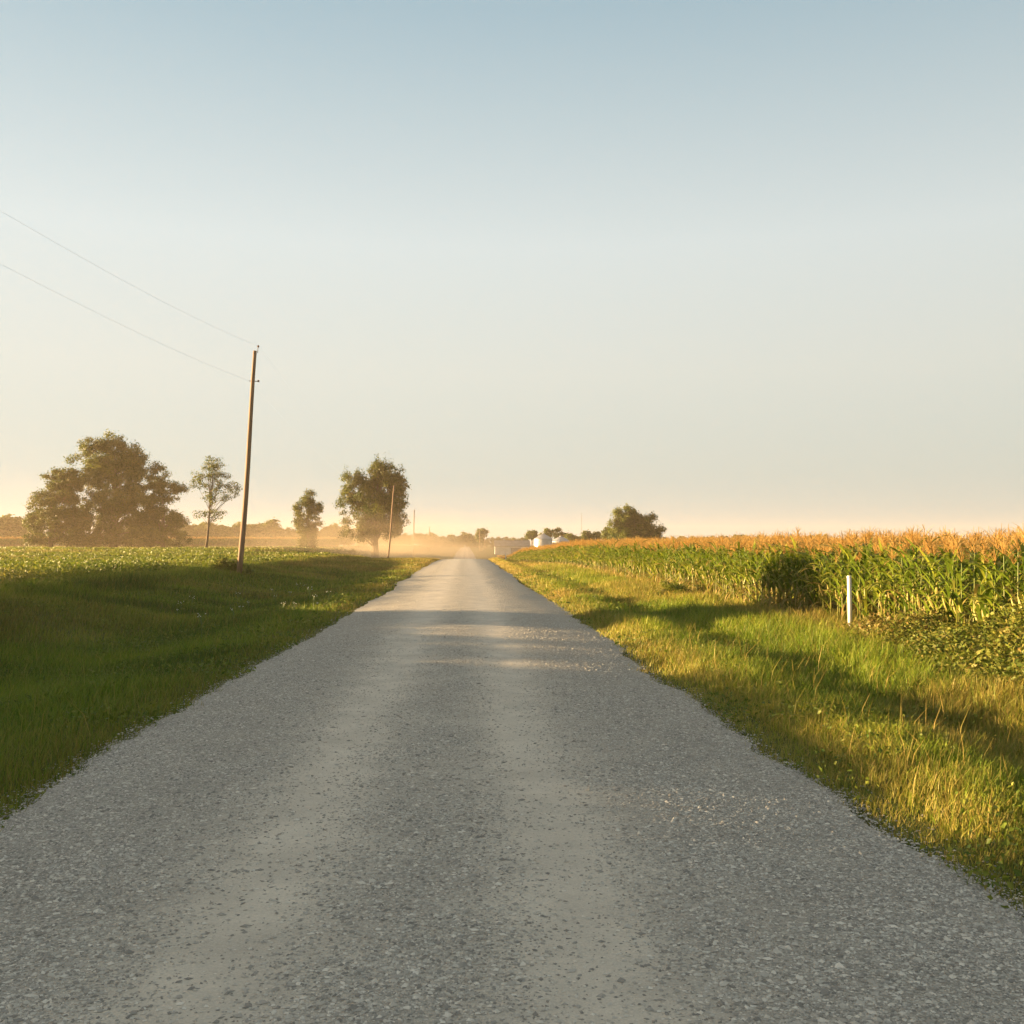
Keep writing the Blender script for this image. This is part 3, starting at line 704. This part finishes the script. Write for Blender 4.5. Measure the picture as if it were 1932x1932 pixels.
# far tree lines: four kinds of tree copied along each line
far_protos = []
for k in range(6):
    g = np.random.default_rng(400 + k)
    lob = [(0, 0, 6.5, 3.6, 3.6, 4.2), (g.uniform(-2, 2), 0, 9.2, 2.4, 2.4, 2.2), (g.uniform(-3, 3), 1, 4.6, 3.2, 3, 3.2), (g.uniform(-2, 2), -1, 3.0, 3.0, 2.6, 2.6)]
    V, Q, rn, dr, ctr = crown_arrays(lob, 70, 42, .75, 410 + k, (.8, 1.6))
    oc = mesh_np('crown', V, Q, M_tree, rnd=rn, dry=dr); ot = trunk_mesh(9, .3, ctr, 6, 420 + k).build('trunk', M_bark)
    far_protos.append((oc.data, ot.data)); bpy.data.objects.remove(oc); bpy.data.objects.remove(ot)
def tree_line(pts, label, group):
    for (x, y, h) in pts:
        root = bpy.data.objects.new('distant_tree', None); C.objects.link(root)
        s = h / 11.0
        root.location = (x, y, float(terrain(x, y)) - .3); root.rotation_euler.z = rng.uniform(0, 6.28)
        root.scale = (s * rng.uniform(1.0, 1.5), s * rng.uniform(1.0, 1.5), s)
        tag(root, label, 'tree', group)
        c_, t_ = far_protos[rng.integers(6)]
        for nm, dt in (('crown', c_), ('trunk', t_)):
            o_ = bpy.data.objects.new(nm, dt); C.objects.link(o_); o_.parent = root
def line(px0, px1, D, step, tops):
    """A line of trees at distance D; tops = [(pixel x, pixel y of the tree tops)]."""
    pts = []; px = px0
    while px < px1:
        d = D * rng.uniform(.97, 1.05)
        X_, Z_ = at(px, np.interp(px, [t[0] for t in tops], [t[1] for t in tops]), d)
        h = (Z_ - float(terrain(X_, d))) * rng.uniform(.86, 1.04)
        pts.append((X_, d, max(h, 2.0))); px += step * rng.uniform(.7, 1.3)
    return pts
tree_line(line(-60, 70, 420., 7, [(-60, 970), (0, 974), (12, 969), (20, 975), (32, 973), (50, 985), (70, 985)]), 'far dark tree in the wood behind the bean field', 'trees of the far wood')
tree_line(line(255, 660, 520., 11, [(255, 985), (370, 985), (440, 990), (500, 984), (512, 978), (525, 990), (600, 996), (640, 988), (660, 990)]), 'hazy tree in the far line behind the dust', 'trees in the hazy far line')
tree_line(line(640, 1000, 640., 9, [(640, 992), (770, 1006), (860, 1008), (885, 1000), (900, 1012), (940, 1013), (1000, 1014)]), 'distant tree in the row where the road ends', 'trees in the row where the road ends')
tree_line(line(1240, 1560, 640., 12, [(1240, 1012), (1300, 1010), (1400, 1009), (1560, 1008)]), 'distant tree just showing over the corn tassels', 'trees showing over the corn')

# ------------------------------------------------------------------ poles and wires
def pole(px, py_top, px_top, D, rtop, label, group='utility poles along the road', r0=.15, z_ins=.79, wood=M_pole):
    x0 = at(px, 1050, D)[0]; xt, zt = at(px_top, py_top, D); zb = float(terrain(x0, D))
    root = empty('utility_pole', (x0, D, zb), label, 'utility pole', group)
    t = np.linspace(0, 1, 9); Hh = zt - zb; dx = xt - x0
    P = np.stack([dx * t + .05 * np.sin(t * 5), .04 * np.sin(t * 4), -.3 + (Hh + .3) * t], -1)
    mb = MB(); mb.tube(P, r0 + (rtop - r0) * t, 12); mb.build('pole', wood, root, smooth=True)
    a = MB(); a.tube([(dx + .09, 0, Hh - .12), (dx + .10, 0, Hh + .12), (dx + .12, 0, Hh + .22)], .018, 6); a.build('pin', M_iron, root)
    i_ = MB(); i_.tube([(dx + .12, 0, Hh + .20), (dx + .12, 0, Hh + .24), (dx + .12, 0, Hh + .29), (dx + .12, 0, Hh + .32)], np.array([.045, .06, .05, .02]), 8); i_.build('insulator', M_porc, root)
    tt = .865; bx = dx * tt; bz = Hh * tt
    c = MB(); c.tube([(bx - .25, 0, bz), (bx + .32, 0, bz - .02)], .022, 6); c.build('bracket', M_iron, root)
    s_ = MB(); s_.tube([(bx + .26, 0, bz - .05), (bx + .26, 0, bz), (bx + .26, 0, bz + .05)], np.array([.05, .06, .05]), 8); s_.build('spool_insulator', M_porc, root)
    return Vector((x0 + dx + .12, D, zb + Hh + .27)), Vector((x0 + bx - .2, D, zb + bz))
P1 = pole(450, 662, 483, 57., .10, 'near leaning wooden utility pole with bracket, tallest of the row', r0=.165)
P2 = pole(731, 916, 744, 165., .10, 'utility pole standing before the big roadside tree')
P3 = pole(779, 962, 782, 248., .10, 'utility pole beside the road, next beyond the big tree')
P4 = pole(809, 994, 811, 360., .10, 'faint utility pole farthest along the road in the dust')
P5 = pole(905, 1001, 905, 415., .12, 'pale pole beside the single distant tree', 'poles by the distant road')
P6 = pole(915, 1010, 914, 470., .12, 'short pale pole beyond the distant tree', 'poles by the distant road')
P0 = (Vector((-12.3, -50, 11.2)), Vector((-12.6, -50, 10.8)))
for k, (lab) in enumerate(('upper power wire sagging from pole top to pole top', 'lower wire sagging between the pole brackets')):
    mb = MB(); pts = []
    chain = [P0[k], P1[k], P2[k], P3[k], P4[k]]
    for A, B in zip(chain[:-1], chain[1:]):
        sag = (2.6 if k == 0 else 2.15) if A.y < 0 else 1.9
        for q in range(24):
            t = q / 24; v = A.lerp(B, t); pts.append((v.x, v.y, v.z - 4 * sag * t * (1 - t)))
    pts.append(tuple(chain[-1]))
    mb.tube(pts, np.where(np.array(pts)[:, 1] < 58, .0023, .0013), 5, cap=False)
    tag(mb.build('power_wire', M_wire), lab, 'wire', 'wires on the utility poles')

# ------------------------------------------------------------------ white marker posts
mx0, mz0 = at(1604, 1185, 17.6)
root = empty('marker_post', (mx0, 17.6, float(terrain(mx0, 17.6))), 'white plastic marker post standing in the grass before the corn', 'marker post')
mzt = at(1603, 1086, 17.6)[1] - float(terrain(mx0, 17.6))
mb = MB(); mb.tube([(0, 0, -.1), (0, 0, mzt * .5), (-.008, 0, mzt - .03)], .037, 14); mb.build('post', M_white, root, smooth=True)
mb = MB(); mb.tube([(-.008, 0, mzt - .035), (-.008, 0, mzt - .012), (-.008, 0, mzt)], np.array([.0405, .0405, .030]), 14); mb.build('cap', M_white, root)
mb = MB(); mb.tube([(0, 0, .06), (0, 0, .14)], .039, 14); mb.build('base_sleeve', M_galv, root)
x0 = at(954, 1043, 125.)[0]; zb = float(terrain(x0, 125.))
root = empty('verge_marker', (x0, 125., zb), 'tiny pale marker beside the road where the corn begins far off', 'marker')
mb = MB(); mb.box(-.05, .05, -.02, .02, -.1, 1.0); mb.build('stake', M_white, root)
mb = MB(); mb.box(-.07, .07, -.03, -.021, .7, .95); mb.build('plate', M_white, root)

# ------------------------------------------------------------------ grain bins, barn, mast
def grain_bin(px, D, ytop, yeave, hw, label):
    x0, zt = at(px, ytop, D); ze = at(px, yeave, D)[1]; r = hw * D / F; zb = float(terrain(x0, D))
    root = empty('grain_bin', (x0, D, zb), label, 'grain bin', 'grain bins on the farm')
    n = 48; hw_ = ze - zb; zs = []; rr = []
    k = 0; z = 0.
    while z < hw_: zs.append(z); rr.append(r + (.02 if k % 2 else 0)); z += .14; k += 1
    zs.append(hw_); rr.append(r)
    mb = MB(); mb.tube([(0, 0, q) for q in zs], np.array(rr), n, cap=False); mb.build('wall', M_galv, root, smooth=True)
    hr = zt - ze
    mb = MB(); mb.tube([(0, 0, hw_ - .10), (0, 0, hw_ - .02), (0, 0, hw_ + hr * .5), (0, 0, hw_ + hr * .88)], np.array([r + .14, r + .12, r * .56, .42]), n, cap=False)
    for i in range(24):
        a_ = i * 2 * np.pi / 24
        mb.tube([(math.cos(a_) * (r + .10), math.sin(a_) * (r + .10), hw_ + .02), (math.cos(a_) * .45, math.sin(a_) * .45, hw_ + hr * .88 + .03)], .035, 4, cap=False)
    mb.build('roof', M_galvroof, root)
    mb = MB(); mb.tube([(0, 0, hw_ + hr * .80), (0, 0, hw_ + hr * .96), (0, 0, hw_ + hr * .97), (0, 0, hw_ + hr)], np.array([.42, .42, .5, .12]), 20); mb.build('roof_cap', M_galv, root)
    mb = MB(); a_ = -2.2
    for s_ in (-.2, .2):
        q = Vector((math.cos(a_) * (r + .12) - math.sin(a_) * s_, math.sin(a_) * (r + .12) + math.cos(a_) * s_, 0))
        mb.tube([(q.x, q.y, .3), (q.x, q.y, hw_ + .1)], .025, 5)
    for z in np.arange(.5, hw_, .3):
        e = [Vector((math.cos(a_) * (r + .12) - math.sin(a_) * s_, math.sin(a_) * (r + .12) + math.cos(a_) * s_, z)) for s_ in (-.2, .2)]
        mb.tube([tuple(e[0]), tuple(e[1])], .018, 4)
    mb.build('ladder', M_galvroof, root)
grain_bin(1025, 318., 1006.5, 1016.5, 17, 'steel grain bin nearer the road, with taller wall in view')
grain_bin(1058, 330., 1011, 1021.5, 18, 'steel grain bin behind the corn, farther from the road')

D = 325.; xa, _ = at(934, 1035, D); xb, _ = at(1000, 1035, D); zr = at(960, 1020, D)[1]; zw = at(960, 1031, D)[1]; zb = float(terrain(.5 * (xa + xb), D)) - .1
root = empty('farm_shed', (xa, D, zb), 'long low farm shed with dark roof and pale wall by the road', 'shed')
Lx = xb - xa; hw_ = zw - zb; hr = zr - zb; dp = 9.
mb = MB(); mb.box(.12, Lx, 0, dp, 0, hw_)
for gx_ in (.12, Lx - .1): mb.add([(gx_ + q, yy, zz) for q in (0, .1) for yy, zz in ((.0, hw_), (dp, hw_), (dp / 2, hr - .04), (dp / 2, hr - .03))], [(0, 1, 2, 3), (4, 7, 6, 5)])
mb.build('wall', M_barnwall, root)
mb = MB()
mb.add([(-.2, -.35, hw_ - .08), (Lx + .2, -.35, hw_ - .08), (Lx + .2, dp / 2, hr), (-.2, dp / 2, hr), (-.2, dp + .35, hw_ - .08), (Lx + .2, dp + .35, hw_ - .08),
        (-.2, -.35, hw_ + .04), (Lx + .2, -.35, hw_ + .04), (Lx + .2, dp / 2, hr + .12), (-.2, dp / 2, hr + .12), (-.2, dp + .35, hw_ + .04), (Lx + .2, dp + .35, hw_ + .04)],
       [(0, 1, 2, 3), (3, 2, 5, 4), (7, 6, 9, 8), (8, 9, 10, 11), (0, 6, 7, 1), (4, 5, 11, 10)])
mb.build('roof', M_barnroof, root)
mb = MB(); mb.box(-.03, .11, -.03, .5, 0, hw_ + .3); mb.build('gable_trim', M_white, root)
mb = MB(); mb.box(Lx * .45, Lx * .45 + 3.2, -.06, -.003, .05, hw_ * .85); mb.build('door', M_barnroof, root)

x0, zt = at(1097, 968, 600.); zb = float(terrain(x0, 600.))
root = empty('radio_mast', (x0, 600., zb), 'thin lattice radio mast far behind the farm trees', 'mast')
mb = MB(); Hm = zt - zb
for a_ in (0, 2.09, 4.19): mb.tube([(.22 * math.cos(a_), .22 * math.sin(a_), 0), (.16 * math.cos(a_), .16 * math.sin(a_), Hm - 1.5)], .055, 4)
for k, z in enumerate(np.arange(.5, Hm - 2, .9)):
    a_ = 2.09 * (k % 3); b_ = a_ + 2.09
    mb.tube([(.2 * math.cos(a_), .2 * math.sin(a_), z), (.2 * math.cos(b_), .2 * math.sin(b_), z + .9)], .02, 4, cap=False)
mb.build('lattice', M_iron, root)
mb = MB(); mb.tube([(0, 0, Hm - 1.6), (0, 0, Hm)], .04, 5); mb.tube([(-.5, 0, Hm - .2), (.5, 0, Hm - .2)], .06, 5); mb.build('antenna', M_iron, root)

# ------------------------------------------------------------------ white wildflowers in the ditch
def flower_meshes(seed):
    g = np.random.default_rng(seed); st = MB(); h = g.uniform(.5, .75)
    st.tube([(0, 0, 0), (g.normal(0, .02), g.normal(0, .02), h * .5), (0, 0, h)], .006, 5, cap=False)
    heads = []
    for i in range(5):
        pt = MB(); a = g.uniform(0, 6.28); e = np.array([math.cos(a) * g.uniform(.04, .14), math.sin(a) * g.uniform(.04, .14), h * g.uniform(.9, 1.08)])
        st.tube([(0, 0, h * .6), tuple(e * np.array([.6, .6, .92])), tuple(e)], .004, 4, cap=False)
        for q in range(5):
            f = q * 1.2566; u = np.array([math.cos(f), math.sin(f), .35]); v = np.array([-math.sin(f), math.cos(f), 0])
            pt.add([e - u * .003, e + u * .015 - v * .012, e + u * .030, e + u * .015 + v * .012], [(0, 1, 2, 3)])
        pt.tube([tuple(e - np.array([0, 0, .008])), tuple(e + np.array([0, 0, .012]))], .008, 6)
        b_ = pt.build('flower', M_petal); heads.append(b_.data); bpy.data.objects.remove(b_)
    a_ = st.build('stem', M_stem)
    r = [('stem', a_.data)] + [('flower', q) for q in heads]; bpy.data.objects.remove(a_); return r
fm = [flower_meshes(500 + i) for i in range(4)]
FLW = [(335, 1135), (362, 1124), (449, 1110), (442, 1137), (455, 1131), (381, 1158), (520, 1110), (516, 1106), (547, 1108), (563, 1102), (576, 1093), (592, 1114), (598, 1124),
       (584, 1109), (535, 1120), (470, 1122), (620, 1105), (342, 1131), (556, 1118)]
for i, (px, py) in enumerate(FLW):
    d = CAMM @ Vector(((px - 966) / F, -(py - 966) / F, -1.0))
    Yd = 12.
    for _ in range(30):
        xg = d.x / d.y * Yd; zg = float(terrain(xg, Yd)) + .6; Yd = (zg - EYE) / (d.z / d.y)
        Yd = min(max(Yd, 5), 75)
    xg = d.x / d.y * Yd
    root = bpy.data.objects.new('wildflower', None); C.objects.link(root); root.empty_display_size = .1
    root.location = (xg, Yd, float(terrain(xg, Yd))); root.rotation_euler.z = rng.uniform(0, 6.28); s_ = rng.uniform(.6, .85); root.scale = (s_, s_, s_)
    tag(root, 'white wildflower on a thin stem in the shaded roadside grass', 'wildflower', 'white wildflowers in the roadside grass')
    for nm, dt in fm[i % 4]:
        o_ = bpy.data.objects.new(nm, dt); C.objects.link(o_); o_.parent = root

# ------------------------------------------------------------------ haze and road dust
def volume_mat(name, color, density, aniso, shaped=False):
    m, nt, N, L = new_mat(name)
    out = N.new('ShaderNodeOutputMaterial'); v = N.new('ShaderNodeVolumePrincipled')
    v.inputs['Color'].default_value = (*color, 1); v.inputs['Anisotropy'].default_value = aniso; v.inputs['Density'].default_value = density
    if shaped:
        tc = N.new('ShaderNodeTexCoord')
        gr = N.new('ShaderNodeTexGradient'); gr.gradient_type = 'QUADRATIC_SPHERE'; L.new(tc.outputs['Object'], gr.inputs['Vector'])
        nz = N.new('ShaderNodeTexNoise'); nz.inputs['Scale'].default_value = 3.2; nz.inputs['Detail'].default_value = 3; L.new(tc.outputs['Object'], nz.inputs['Vector'])
        r = N.new('ShaderNodeMapRange'); r.inputs[1].default_value = .32; r.inputs[2].default_value = .7; L.new(nz.outputs['Fac'], r.inputs[0])
        a = N.new('ShaderNodeMath'); a.operation = 'MULTIPLY'; L.new(gr.outputs['Fac'], a.inputs[0]); L.new(r.outputs[0], a.inputs[1])
        b = N.new('ShaderNodeMath'); b.operation = 'MULTIPLY'; b.inputs[1].default_value = density; L.new(a.outputs[0], b.inputs[0])
        L.new(b.outputs[0], v.inputs['Density'])
    L.new(v.outputs[0], out.inputs['Volume'])
    return m
mb = MB(); mb.box(-1320, 1320, -80, 1320, -4.5, 25)
tag(mb.build('haze', volume_mat('evening_haze', (1.0, .82, .58), .00022, .25)), 'thin warm evening haze over the fields', 'haze', kind='stuff')
def dust(loc, size, density, label):
    mb = MB(); t = np.linspace(-1, 1, 9)
    mb.tube([(0, 0, q) for q in t], np.sqrt(np.clip(1 - t * t, 0, 1)) + .02, 24)
    o = mb.build('dust_cloud', volume_mat('road_dust', (1.0, .80, .55), density, .5, True))
    o.location = loc; o.scale = size
    return tag(o, label, 'dust', kind='stuff')
dust((-60, 185, .5), (105, 75, 17), .0028, 'thin warm dust drifting over the bean field among the trees')
dust((-16, 205, -.5), (40, 66, 11), .055, 'warm dust hanging over the road past the big tree')
